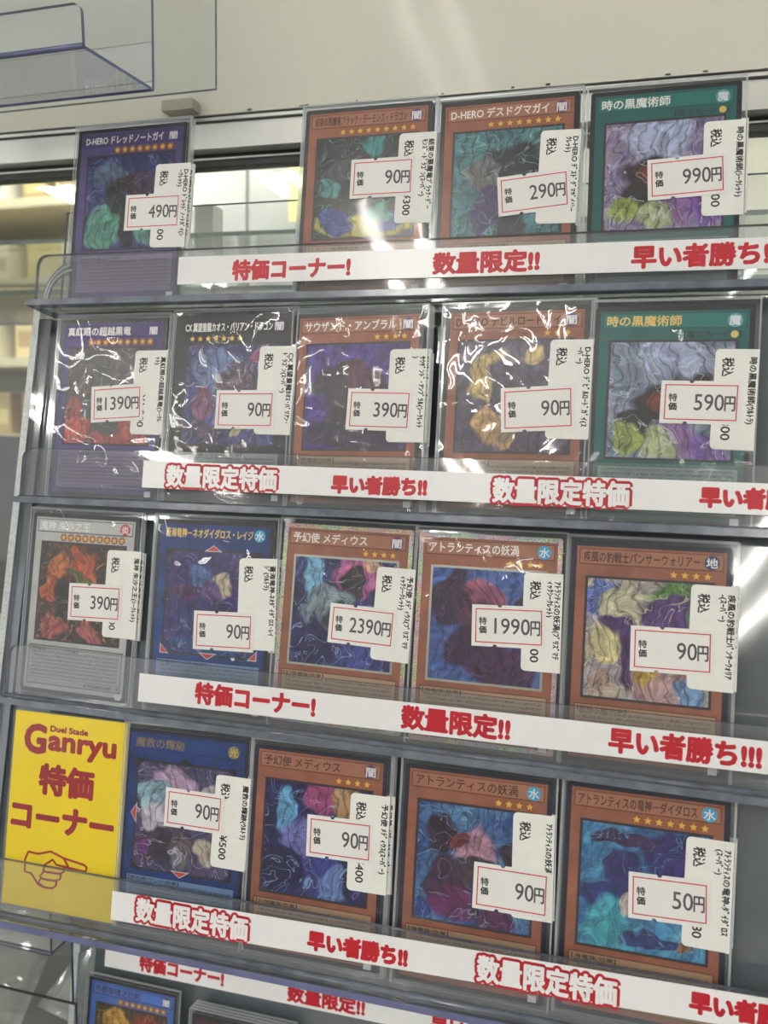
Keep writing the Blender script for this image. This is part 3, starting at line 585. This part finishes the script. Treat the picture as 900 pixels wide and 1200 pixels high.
CARDS = {
(0, 0): dict(x=-120.8, v=.92, ro=.28, k='fus', art=A_['indigo'], name='D-HERO ドレッドノートガイ', nw=42, ink='w', at='闇', stars=8, type='【戦士族/融合/効果】', tag=(52.6, 45.3, 18.4, 40.7, -1.3), ps=(43.7, 42.6, 29.7, 17.5, -.4), price='490', old='¥2,000', lines=('D-HERO ﾄﾞﾚｯﾄﾞﾉｰﾄｶﾞｲ(ｼ', 'ｰｸﾚｯﾄ)'), bag=0, n=2,
    lab='purple-framed sleeved trading card priced 490 yen at the left end of the top pocket', sh='purple card of the top pocket'),
(0, 1): dict(x=-2.13, v=1.11, ro=.06, k='eff', art=A_['night'], name='結束の悪魔竜ブラック・デーモンズ・ドラゴン', nw=43, ink='d', at='闇', stars=9, type='【ドラゴン族/特殊召喚/効果】', tag=(52.8, 51.3, 16.8, 40.8, -.8), ps=(37.8, 52.2, 29.5, 18, -.1), price='90', old='¥300', lines=('結束の悪魔竜ﾌﾞﾗｯｸ･ﾃﾞｰ', 'ﾓﾝｽﾞ･ﾄﾞﾗｺﾞﾝ(ｽｰﾊﾟｰ)'), bag=0, n=3,
    lab='orange-framed sleeved card with dark yellow-footed art priced 90 yen, in the top pocket', sh='orange card with yellow-footed art'),
(0, 2): dict(x=61.56, v=-.51, ro=.54, k='eff', art=A_['teal'], name='D-HERO デスドグマガイ', nw=42, ink='w', at='闇', stars=8, type='【戦士族/特殊召喚/効果】', tag=(51.4, 49.4, 16.7, 40.4, -1.7), ps=(41.5, 43.1, 30.5, 17.3, 4.3), price='290', old='', lines=('D-HERO ﾃﾞｽﾄﾞｸﾞﾏｶﾞｲ(ｼｰ', 'ｸﾚｯﾄ)'), bag=0, n=2,
    lab='orange-framed sleeved card with teal and black art priced 290 yen in the top pocket', sh='orange card with teal and black art'),
(0, 3): dict(x=125.33, v=-1.53, ro=.41, k='spe', art=A_['prism1'], name='時の黒魔術師', nw=27, ink='w', at='魔', stars=0, tag=(52.7, 50, 15.8, 39.1, -.3), ps=(38.9, 47.2, 30.6, 17.1, 2.2), price='990', old='¥2,000', lines=('時の黒魔術師(ｼｰｸﾚｯﾄ)',), bag=0, n=1,
    lab='teal-framed sleeved spell card with silver name priced 990 yen in the top pocket', sh='teal card with silver name'),
(1, 0): dict(x=-123.64, v=-.02, ro=-.01, k='fus', art=A_['ember'], name='真紅眼の超越黒竜', nw=35, ink='w', at='闇', stars=9, type='【ドラゴン族/融合/効果】', atk='ATK/3400 DEF/2000', tag=(51.9, 50.4, 17.2, 39.9, 0), ps=(35.2, 45.1, 28.2, 17.4, 3.4), price='1390', old='¥1,800', lines=('真紅眼の超越黒竜(ｼｰｸﾚ', 'ｯﾄ)'), bag=1, n=3,
    lab='purple-framed sleeved card with red and black art priced 1390 yen in the second pocket', sh='purple card of the second pocket'),
(1, 1): dict(x=-59.19, v=.74, ro=.06, k='xyz', art=A_['cosmos'], name='CX 冀望皇龍カオス・バリアン・ドラゴン', nw=44, ink='w', at='闇', stars=7, type='【ドラゴン族/エクシーズ/効果】', tag=(51.8, 50.6, 17.5, 40, -.7), ps=(37.9, 41.8, 29.4, 17.7, .1), price='90', old='', lines=('CX 冀望皇龍ｶｵｽ･ﾊﾞﾘｱﾝ･', 'ﾄﾞﾗｺﾞﾝ(ｽｰﾊﾟｰ)'), bag=1, n=1,
    lab='black-framed sleeved card priced 90 yen in the second pocket', sh='black-framed card'),
(1, 2): dict(x=1.62, v=.04, ro=.71, k='eff', art=A_['violet'], name='サウザンド・アンブラル', nw=42, ink='w', at='闇', stars=4, type='【悪魔族/効果】', tag=(52.7, 48.8, 16.5, 40.1, -.3), ps=(40.8, 42.7, 29.2, 18, -1.8), price='390', old='', lines=('ｻｳｻﾞﾝﾄﾞ･ｱﾝﾌﾞﾗﾙ(ｼｰｸﾚｯﾄ', ')'), bag=1, n=4,
    lab='orange-framed sleeved card with violet shadowy art priced 390 yen in the second pocket', sh='orange card with violet art'),
(1, 3): dict(x=69.45, v=.35, ro=.28, k='eff', art=A_['moon'], name='D-HERO デビルロードガイ', nw=43, ink='d', at='闇', stars=3, type='【戦士族/効果】', tag=(52.1, 51.4, 17, 40.5, -1), ps=(39.9, 43.4, 29.8, 18.4, 3), price='90', old='', lines=('D-HERO ﾃﾞﾋﾞﾙﾛｰﾄﾞｶﾞｲ(ｽ', 'ｰﾊﾟｰ)'), bag=2, n=1,
    lab='orange-framed card in a crinkled glinting sleeve priced 90 yen in the second pocket', sh='90 yen card in the crinkled sleeve'),
(1, 4): dict(x=129.77, v=-1.1, ro=-.46, k='spe', art=A_['prism2'], name='時の黒魔術師', nw=28, ink='g', at='魔', stars=0, tag=(52.9, 49.2, 15.6, 38.8, -1), ps=(40.8, 47.8, 29.3, 16.8, -.6), price='590', old='¥1,800', lines=('時の黒魔術師(ｳﾙﾄﾗ)',), bag=1, n=0,
    lab='teal-framed sleeved spell card with gold name priced 590 yen in the second pocket', sh='teal card with gold name'),
(2, 0): dict(x=-131.99, v=-.5, ro=-.28, k='syn', art=A_['flame'], name='鬼神 朱沙之王', nw=28, ink='w', at='炎', stars=9, type='【悪魔族/シンクロ/効果】', atk='ATK/3300 DEF/   0', tag=(52.7, 50, 18.1, 40.8, .6), ps=(38.8, 45, 29.3, 17.5, 1.7), price='390', old='¥400', lines=('鬼神 朱沙之王(ｼｰｸﾚｯﾄ)',), bag=1, n=2,
    lab='silver-grey framed sleeved card with fiery art priced 390 yen in the third pocket', sh='silver-grey card'),
(2, 1): dict(x=-61.94, v=-.07, ro=.42, k='lnk', art=A_['deep'], name='蒼海竜神－ネオダイダロス・レイジ', nw=44, ink='g', at='水', stars=0, arr=(1, 1, 0, 1, 1), type='【海竜族/リンク/効果】', tag=(52.6, 50, 18.4, 40.4, 1.7), ps=(37.1, 36.9, 29.9, 17.3, 1.6), price='90', old='', lines=('蒼海竜神-ﾈｵﾀﾞｲﾀﾞﾛｽ･ﾚｲ', 'ｼﾞ(ｳﾙﾄﾗ)'), bag=1, n=2,
    lab='blue-framed sleeved card with gold name priced 90 yen in the third pocket', sh='90 yen blue card of the third pocket'),
(2, 2): dict(x=.21, v=.66, ro=-.55, k='eff', art=A_['aurora'], name='予幻使 メディウス', nw=34, ink='w', at='闇', stars=4, foil=1, type='【幻想魔族/効果】', tag=(52.2, 50.1, 16.8, 39.2, -.8), ps=(39.1, 44, 29.9, 16.9, -1.1), price='2390', old='', lines=('予幻使 ﾒﾃﾞｨｳｽ(ﾌﾟﾘｽﾞﾏﾃ', 'ｨｯｸｼｰｸﾚｯﾄ)'), bag=1, n=0,
    lab='rainbow-bordered sleeved card priced 2390 yen in the third pocket', sh='2390 yen card'),
(2, 3): dict(x=62.68, v=.11, ro=.09, k='eff', art=A_['reef'], name='アトランティスの妖渦', nw=37, ink='w', at='水', stars=4, foil=1, type='【海竜族/効果】', tag=(52.2, 52.2, 15.5, 39.2, .6), ps=(39, 49.5, 29.8, 16.8, 1.9), price='1990', old='¥3,800', lines=('ｱﾄﾗﾝﾃｨｽの妖渦(ﾌﾟﾘｽﾞﾏﾃ', 'ｨｯｸｼｰｸﾚｯﾄ)'), bag=1, n=0,
    lab='rainbow-bordered sleeved card with blue art priced 1990 yen in the third pocket', sh='1990 yen card'),
(2, 4): dict(x=125.34, v=-.22, ro=.09, k='eff', navy=1, art=A_['meadow'], name='疾風の豹戦士パンサーウォリアー', nw=43, ink='d', at='地', stars=4, type='【獣戦士族/効果】', tag=(52.9, 51.9, 16.5, 39.5, -.5), ps=(38.8, 45.9, 30.4, 17.4, .9), price='90', old='', lines=('疾風の豹戦士ﾊﾟﾝｻｰｳｫﾘｱ', '-(ｽｰﾊﾟｰ)'), bag=0, n=1,
    lab='orange-framed sleeved card with bright green and cream art priced 90 yen, third pocket', sh='90 yen card with green and cream art'),
(3, 0): dict(x=-63.96, v=.46, ro=.48, k='lnk', navy=1, art=A_['lilac'], name='魔救の輝跡', nw=24, ink='b', at='光', stars=0, arr=(0, 1, 1, 0, 0), type='【岩石族/リンク/効果】', tag=(52.3, 50.4, 16.2, 39.1, -.9), ps=(34.9, 53.4, 28.1, 16.7, -.6), price='90', old='¥500', lines=('魔救の輝跡(ｳﾙﾄﾗ)',), bag=0, n=1,
    lab='blue-framed sleeved card with lilac art priced 90 yen beside the yellow sign', sh='90 yen blue card beside the yellow sign'),
(3, 1): dict(x=-2.94, v=-.21, ro=.03, k='eff', navy=1, art=A_['aurora2'], name='予幻使 メディウス', nw=34, ink='d', at='闇', stars=4, type='【幻想魔族/効果】', tag=(52.5, 51.3, 16.8, 39.4, .5), ps=(40.2, 51.4, 28.8, 17.1, 1.1), price='90', old='¥400', lines=('予幻使 ﾒﾃﾞｨｳｽ(ｽｰﾊﾟｰ)',), bag=0, n=3,
    lab='orange-framed sleeved card with indigo art priced 90 yen in the lowest pocket', sh='90 yen card with indigo art'),
(3, 2): dict(x=63.33, v=-.46, ro=-.08, k='eff', navy=1, art=A_['reef2'], name='アトランティスの妖渦', nw=41, ink='d', at='水', stars=4, type='【海竜族/効果】', tag=(52.7, 52.2, 16, 40.4, 1.1), ps=(44.9, 42, 29.9, 17.9, 0), price='90', old='', lines=('ｱﾄﾗﾝﾃｨｽの妖渦',), bag=0, n=1,
    lab='orange-framed sleeved card with pink and blue art priced 90 yen in the lowest pocket', sh='90 yen card with pink and blue art'),
(3, 3): dict(x=127.36, v=.22, ro=-.31, k='eff', navy=1, art=A_['lagoon'], name='アトランティスの竜神－ダイダロス', nw=43, ink='d', at='水', stars=7, type='【海竜族/効果】', tag=(52.3, 51.3, 16.6, 39.9, -.5), ps=(39, 47.2, 29.2, 17, 1.6), price='50', old='¥180', lines=('ｱﾄﾗﾝﾃｨｽの竜神-ﾀﾞｲﾀﾞﾛｽ', '(ｽｰﾊﾟｰ)'), bag=0, n=3,
    lab='orange-framed sleeved card with aqua art priced 50 yen in the lowest pocket', sh='50 yen card'),
}
GR = ['cards in the top pocket', 'cards in the second pocket', 'cards in the third pocket', 'cards in the lowest pocket']
STEP = 1.0
random.seed(11)
ORD = ['first', 'second', 'third', 'fourth']
for (r, ci), c in CARDS.items():
    e = empty('trading_card', FR[r] @ T(c['x'], c['v'], 0, c['ro'] / 57.3), c['lab'], 'trading card', GR[r])
    card_front(e, c); sleeve(e, c['bag'] and (2 if c['bag'] == 2 else 1))
    name_tag(e, *c['tag'], c['lines'], c['old']); price_sticker(e, *c['ps'], c['price'])
    for k in range(c['n']):
        dx = random.uniform(.0, .8) + .25 * k; dv = random.uniform(-.6, .4)
        lab = 'sleeved card tucked %s behind the front %s' % ('directly' if k == 0 else ORD[k], c['sh'])
        s = empty('trading_card', FR[r] @ T(c['x'] + dx, c['v'] + dv - (.5 if c['v'] + dv > 1 else 0), -STEP * (k + 1), c['ro'] / 57.3), lab, 'trading card', GR[r])
        fm = KIND[c['k']][0]
        b = MB(); b.poly(S(rrect(X0, 0, -X0, 86, 1.2)), -.32 * MM, 0, NAVYB if c.get('navy') else BLACKB, CORE, BLACKB)
        b.rect((X0 + 1.9) * MM, 1.9 * MM, (-X0 - 1.9) * MM, 84.1 * MM, Z, fm); b.build('card_board', s)
        sleeve(s, 0, -.5, .2)
        tx, ty, tw, th_, tr = c['tag']
        name_tag(s, tx + random.uniform(0.2, 1.1), ty + random.uniform(-1.0, 1.0), tw, th_, tr + random.uniform(-.6, .6), c['lines'], '', z=.24)

# ================================================================ promotional banners on the lips
OFS = 7.9
def slogan(parent, st, x0, x1, yc, style, em):
    xs0, xs1 = x0 * MM, x1 * MM; yb = (yc - em * .38) * MM; e_ = em * MM
    if style == 'outline':
        t = MB(); text(t, st, RED, .16 * MM, xs0 + 1.0 * MM, xs1 - 1.0 * MM, yb, e_, 1.5 * MM, nb=18); 
        text(t, st, RED, .16 * MM, xs0 + 1.0 * MM, xs1 - 1.0 * MM, yb, e_, .9 * MM, nb=10); o = t.build('slogan_outline', parent)
        u = MB(); text(u, st, BAN, .24 * MM, xs0 + 1.0 * MM, xs1 - 1.0 * MM, yb, e_, .42 * MM, nb=10); u.build('slogan_fill', o)
    else:
        t = MB(); bw = .5 if style == 'bold' else .54
        text(t, st, RED, .16 * MM, xs0 + .3 * MM, xs1 - .3 * MM, yb, e_, bw * MM, nb=10); t.build('slogan_lettering', parent)
def banner(r, x0, x1, y0L, y1L, y0R, y1R, slogans, lab):
    e = empty('price_banner', FR[r] @ T(0, 0, OFS), lab, 'banner', 'paper sale banners taped along the pockets')
    b = MB(); n = 24
    top = [(x0 + (x1 - x0) * i / n, y1L + (y1R - y1L) * i / n) for i in range(n + 1)]; bot = [(x0 + (x1 - x0) * i / n, y0L + (y0R - y0L) * i / n) for i in range(n + 1)]
    b.poly(S(bot + top[::-1]), -.1 * MM, .1 * MM, BAN); b.build('paper_strip', e)
    for s in slogans: slogan(e, *s)
XRB = 215.0
banner(0, -87.2, XRB, 5.1, 18.0, 4.0, 16.3, [('特価コーナー!', -59.9, -4.1, 10.8, 'bold', 9.6), ('数量限定!!', 32.6, 77.3, 10.6, 'bold', 9.6), ('早い者勝ち!!!', 113.7, 170.0, 10.4, 'bold', 9.6)], 'white sale banner with red slogans on the lip of the top pocket')
banner(1, -96.3, XRB, 5.0, 17.3, 3.4, 15.0, [('数量限定特価', -84.7, -29.1, 10.7, 'outline', 10.2), ('早い者勝ち!!', -4.5, 37.1, 9.6, 'round', 7.8), ('数量限定特価', 63.5, 117.4, 9.5, 'outline', 10.2), ('早い者勝ち!!', 141.9, 183.5, 9.6, 'round', 7.8)], 'white sale banner with red slogans on the lip of the second pocket')
banner(2, -90.9, XRB, 3.0, 15.6, 5.9, 17.4, [('特価コーナー!', -62.4, -5.8, 10.0, 'bold', 9.6), ('数量限定!!', 31.7, 75.8, 10.4, 'bold', 9.6), ('早い者勝ち!!!', 113.0, 166.0, 11.2, 'bold', 9.6)], 'white sale banner with red slogans on the lip of the third pocket')
banner(3, -91.5, XRB, 5.2, 17.4, 10.5, 22.2, [('数量限定特価', -80.1, -26.7, 11.7, 'outline', 10.2), ('早い者勝ち!!', -1.1, 40.4, 12.3, 'round', 7.8), ('数量限定特価', 67.1, 120.2, 13.6, 'outline', 10.2), ('早い者勝ち!!', 144.6, 186, 15.6, 'round', 7.8)], 'white sale banner with red slogans on the lip of the lowest pocket')

# ================================================================ yellow shop sign in the lowest pocket
sg = empty('shop_sign', FR[3] @ T(-124.2, 0, 0, 0), 'yellow cardboard shop sign with red lettering and a pointing hand in the lowest pocket', 'sign')
def sx_(x): return (x + 124.2) * MM
b = MB(); b.poly(S(rrect(-29.4, -.6, 29.6, 87.6, .3)), -.5 * MM, 0, YEL); b.build('sign_card', sg)
t = MB()
text(t, 'G', SIGNRED, .05 * MM, sx_(-147.2), sx_(-136.6), 69.6 * MM, 17.6 * MM, .8 * MM, nb=12)
text(t, 'anryu', SIGNRED, .05 * MM, sx_(-134.4), sx_(-99.9), 71.6 * MM, 12.6 * MM, .62 * MM, nb=12)
text(t, 'Duel Stade', SIGNRED, .05 * MM, sx_(-134.2), sx_(-114.6), 79.8 * MM, 3.6 * MM, .2 * MM, nb=6)
t.build('shop_name_lettering', sg)
t = MB()
text(t, '特価', SIGNRED, .05 * MM, sx_(-137.9), sx_(-110.2), 52.6 * MM, 14.0 * MM, .75 * MM, nb=12)
text(t, 'コーナー', SIGNRED, .05 * MM, sx_(-151.2), sx_(-98.6), 35.4 * MM, 13.4 * MM, .75 * MM, nb=12)
t.build('slogan_lettering', sg)
# pointing hand drawn in red line
t = MB()
def stroke(pts, wd=1.0):
    P = [((x + 124.2) , y) for x, y in pts]
    t.tube([(x * MM, y * MM, .02 * MM) for x, y in P], wd * .5 * MM, SIGNRED, 6)
hx, hy = -142.0, 18.0
stroke([(-141.2, 24.2), (-135.8, 24.0), (-129.4, 26.0), (-122.4, 24.0), (-119.6, 20.4)])
stroke([(-122.4, 24.0), (-111.4, 22.6), (-110.2, 21.6), (-110.3, 20.4), (-111.6, 19.7), (-120.2, 20.2), (-126.0, 20.6), (-128.0, 22.6), (-131.8, 19.8)])
stroke([(-141.2, 24.2), (-142.6, 20.5), (-142.3, 15.2), (-138.8, 14.8), (-134.6, 10.4), (-131.2, 9.6)])
stroke([(-131.8, 19.8), (-132.6, 17.2), (-130.8, 16.6), (-123.8, 16.8), (-121.8, 18.0), (-121.8, 20.2)])
stroke([(-132.0, 16.9), (-134.0, 14.2), (-132.2, 13.2), (-125.6, 13.4), (-123.4, 14.6), (-123.2, 16.8)])
stroke([(-133.4, 13.6), (-134.8, 11.2), (-131.2, 9.6), (-127.2, 9.8), (-125.4, 11.2), (-125.2, 13.4)])
t.build('pointing_hand', sg)
b = MB(); b.poly(S(rrect(-30.2, -1.2, 31.0, 88.4, .8)), -.7 * MM, .25 * MM, SLEEVE_HARD, SEAM, SLEEVE_HARD); b.rect(29.7 * MM, -1 * MM, 31.0 * MM, 88 * MM, .28 * MM, SEAM); b.build('sleeve', sg)

# ================================================================ upper clear tray (top left)
tr = empty('acrylic_tray', Matrix.Translation((-.103, -.0335, .186)), 'empty clear acrylic tray hanging above the purple card before the white board', 'acrylic tray')
b = MB(); pts = [(-.30, -.0006), (.0, 0), (.005, .0435), (-.30, .0425)]
b.poly(pts, -.0007, .0007, CLEAR, EDGEV, CLEAR); b.build('tray_floor', tr)
b = MB(); pts = rrect(-.30, 0, 0.0, .0165, .004, 6, (0, 0, 1, 0)); b.poly(pts, -.001, .001, CLEAR, EDGEV, CLEAR)
o = b.build('tray_lip', tr); o.matrix_basis = Matrix.Rotation(R(90), 4, 'X') @ Matrix.Rotation(R(3), 4, 'X')
b = MB(); b.tube([(-.30, -.0008, .0), (0, -.0008, .0)], .0012, EDGEV, 8); b.build('bend', tr, True)
b = MB(); b.box((-.30, .0425, .0), (.005, .0445, .13), EDGEV, CLEAR, 1); b.build('rear_plate', tr)
b = MB(); b.box((-.30, .125, .034), (-.006, .1272, .2), EDGE, CLEAR, 1); b.build('support_plate', tr)
b = MB(); b.box((-.050, .143, .0325), (-.030, .152, .0385), pmat('grey_plastic_clip', (176, 174, 160), 0.5)); b.build('clip', tr)
b = MB(); b.box((-.2, .1, .03), (-.029, .1008, .05), EDGE, clear('dusty_acrylic', haze=.18, rough=.1), 1)
b.build('flap', tr)

# ================================================================ lower rack: banner, blue card, black card stack
LY = .05
lr = empty('lower_card_rack', Matrix.Translation((0, LY, -.40)), 'lower grey card rack partly hidden beneath the front shelf', 'card rack')
LM = Matrix.Translation((-.031, LY, -.377)) @ Matrix.Rotation(R(90 - 8.5), 4, 'X')
LI = lr.matrix_world.inverted()
def inl(mb, name, m=LM): o = mb.build(name); o.parent = lr; o.matrix_basis = LI @ m; return o
b = MB(); b.box((-.1515, -.014, -.013), (.34, .112, -.0105), SLATE); inl(b, 'back_panel')
b = MB(); b.box((-.156, -.012, -.012), (-.1515, .104, .006), FROST, CLEAR, 0); b.box((-.151, -.012, -.012), (-.149, .10, .008), EDGE, CLEAR, 0); inl(b, 'side_wall')
b = MB(); b.box((-.150, -.014, -.0105), (.34, -.0105, .012), EDGE, CLEAR, 1); inl(b, 'pocket_floor')
LB = LM @ Matrix.Translation((0, .0905, -.004)) @ Matrix.Rotation(R(.6), 4, 'Z')
e = empty('price_banner', LB, 'white sale banner with red slogans above the blue card of the lower rack', 'banner', 'paper sale banners taped along the pockets')
b = MB(); b.poly([(-.1405, 0), (.34, 0), (.34, .0125), (-.1405, .0125)], -.0001, .0001, BAN); b.build('paper_strip', e)
for s in (('特価コーナー!', -117.0, -62.0, 6.2, 'bold', 9.4), ('数量限定!!', -22.5, 23.0, 6.2, 'bold', 9.4), ('早い者勝ち!!!', 60, 116, 6.2, 'bold', 9.4)): slogan(e, *s)
RIT = dict(k='lnk', art=A_['ritual'], name='布都御魂之巳剣', nw=30, ink='d', at='闇', stars=8, arr=(0, 0, 0, 0, 0), navy=0)
RIT['k'] = 'rit'; KIND['rit'] = (frame_mat('card_frame_ritual', (60, 96, 170), .85), frame_mat('name_bar_ritual', (66, 104, 180), .9), (130, 156, 200), (24, 44, 100))
e = empty('trading_card', LM @ T(-118, -2, 0, 0), 'blue-framed sleeved card cut off by the bottom of the lower rack', 'trading card', 'cards in the lower rack')
card_front(e, RIT); sleeve(e, 0)
for k in range(4):
    e = empty('trading_card', LM @ T(-49 + k * .8, -9.5 + 1.0 * k, -1.0 * k, 0), ['front', 'second', 'third', 'rearmost'][k] + ' black-bordered card of the small stack in the lower rack', 'trading card', 'cards in the lower rack')
    b = MB(); b.poly(S(rrect(X0, 0, -X0, 86, 1.2)), -.32 * MM, 0, BLACKB, CORE, BLACKB); b.rect((X0 + 2.2) * MM, 2 * MM, (-X0 - 2.2) * MM, 83.4 * MM, Z, frame_mat('card_frame_wine', (64, 34, 44))); b.build('card_board', e)
    sleeve(e, 0)

# ================================================================ lower left: clear box tray and plastic packs
lt = empty('acrylic_tray', Matrix.Translation((-.178, .045, -.300)), 'empty clear acrylic tray at lower left under the yellow sign', 'acrylic tray')
DE = pmat('dark_acrylic_edge', (56, 58, 84), 0.2)
b = MB(); b.box((-.30, 0, .0), (.0, .002, .078), DE, CLEAR, 1); b.build('front_plate', lt)
b = MB(); b.box((-.30, -.016, .041), (.0, 0, .043), DE, CLEAR, 2); b.build('ledge', lt)
b = MB(); b.box((-.30, -.0175, .041), (.0, -.016, .075), DE, CLEAR, 1); b.build('tray_lip', lt)
b = MB(); b.box((-.30, 0, -.06), (.002, .002, .0), DE, CLEAR, 1); b.build('lower_plate', lt)
M_BAG = clear('shiny_bag_film', haze=.16, rough=.08, bump=.012, bscale=26, ior=1.6, gain=2.2, hazecol=(.8, .8, .78))
def pack(x, y, z, rz, rx_, wd, h, col, lab):
    e = empty('plastic_pack', Matrix.Translation((x, y, z)) @ Matrix.Rotation(rz, 4, 'Z') @ Matrix.Rotation(rx_, 4, 'X'), lab, 'plastic pack', 'plastic packs on the low shelf')
    n = 12
    for nm, sc_, th_, m in (('film', 1.0, .012, M_BAG), ('contents', .86, .007, pmat('pack_' + nm_id(col), col, .5, noise=.25, nscale=60))):
        b = MB(); g = {}
        for s in (1, -1):
            for i in range(n + 1):
                for j in range(n + 1):
                    u, v = i / n * 2 - 1, j / n * 2 - 1
                    t_ = th_ * max(0, (1 - u ** 4) * (1 - v ** 4)) * (1 + .25 * math.sin(5 * u + 3 * v + x * 90))
                    g[s, i, j] = len(b.v); b.v.append((u * wd / 2 * sc_, v * h / 2 * sc_, s * t_))
            for i in range(n):
                for j in range(n):
                    q = (g[s, i, j], g[s, i + 1, j], g[s, i + 1, j + 1], g[s, i, j + 1]); b.f.append(q if s > 0 else q[::-1]); b.mi.append(b.mat(m))
        b.build(nm, e, True)
def nm_id(c): return '%d_%d_%d' % c
for i, (x, y, z, rz, rx_, wd, h, col, lab) in enumerate((
    (-.33, .125, -.355, .25, R(24), .12, .10, (120, 122, 116), 'grey glossy plastic pack at the far left of the low shelf'),
    (-.195, .15, -.350, -.2, R(26), .12, .10, (150, 148, 142), 'pale glossy plastic pack lying below the red pack'),
    (-.180, .20, -.262, .1, R(66), .075, .06, (170, 66, 58), 'small red pack standing behind the lower left acrylic tray'),
    (-.270, .20, -.262, .1, R(66), .085, .07, (196, 176, 130), 'small tan pack standing behind the lower left acrylic tray'),
    (-.255, .03, -.392, -.2, R(12), .13, .09, (104, 108, 106), 'crumpled clear pack lying lowest under the acrylic tray'))):
    pack(x, y, z, rz, rx_, wd, h, col, lab)
low = empty('low_shelf', Matrix.Translation((-.1, .12, -.42)), 'grey low shelf under the card racks', 'shelf')
b = MB(); b.box((-.5, -.16, -.02), (.6, .11, 0), pmat('grey_shelf', (112, 114, 112), .4)); b.build('shelf_board', low)
b = MB(); b.box((-.5, .11, -.02), (.6, .13, .17), pmat('grey_shelf', (112, 114, 112), .4)); b.build('back_panel', low)
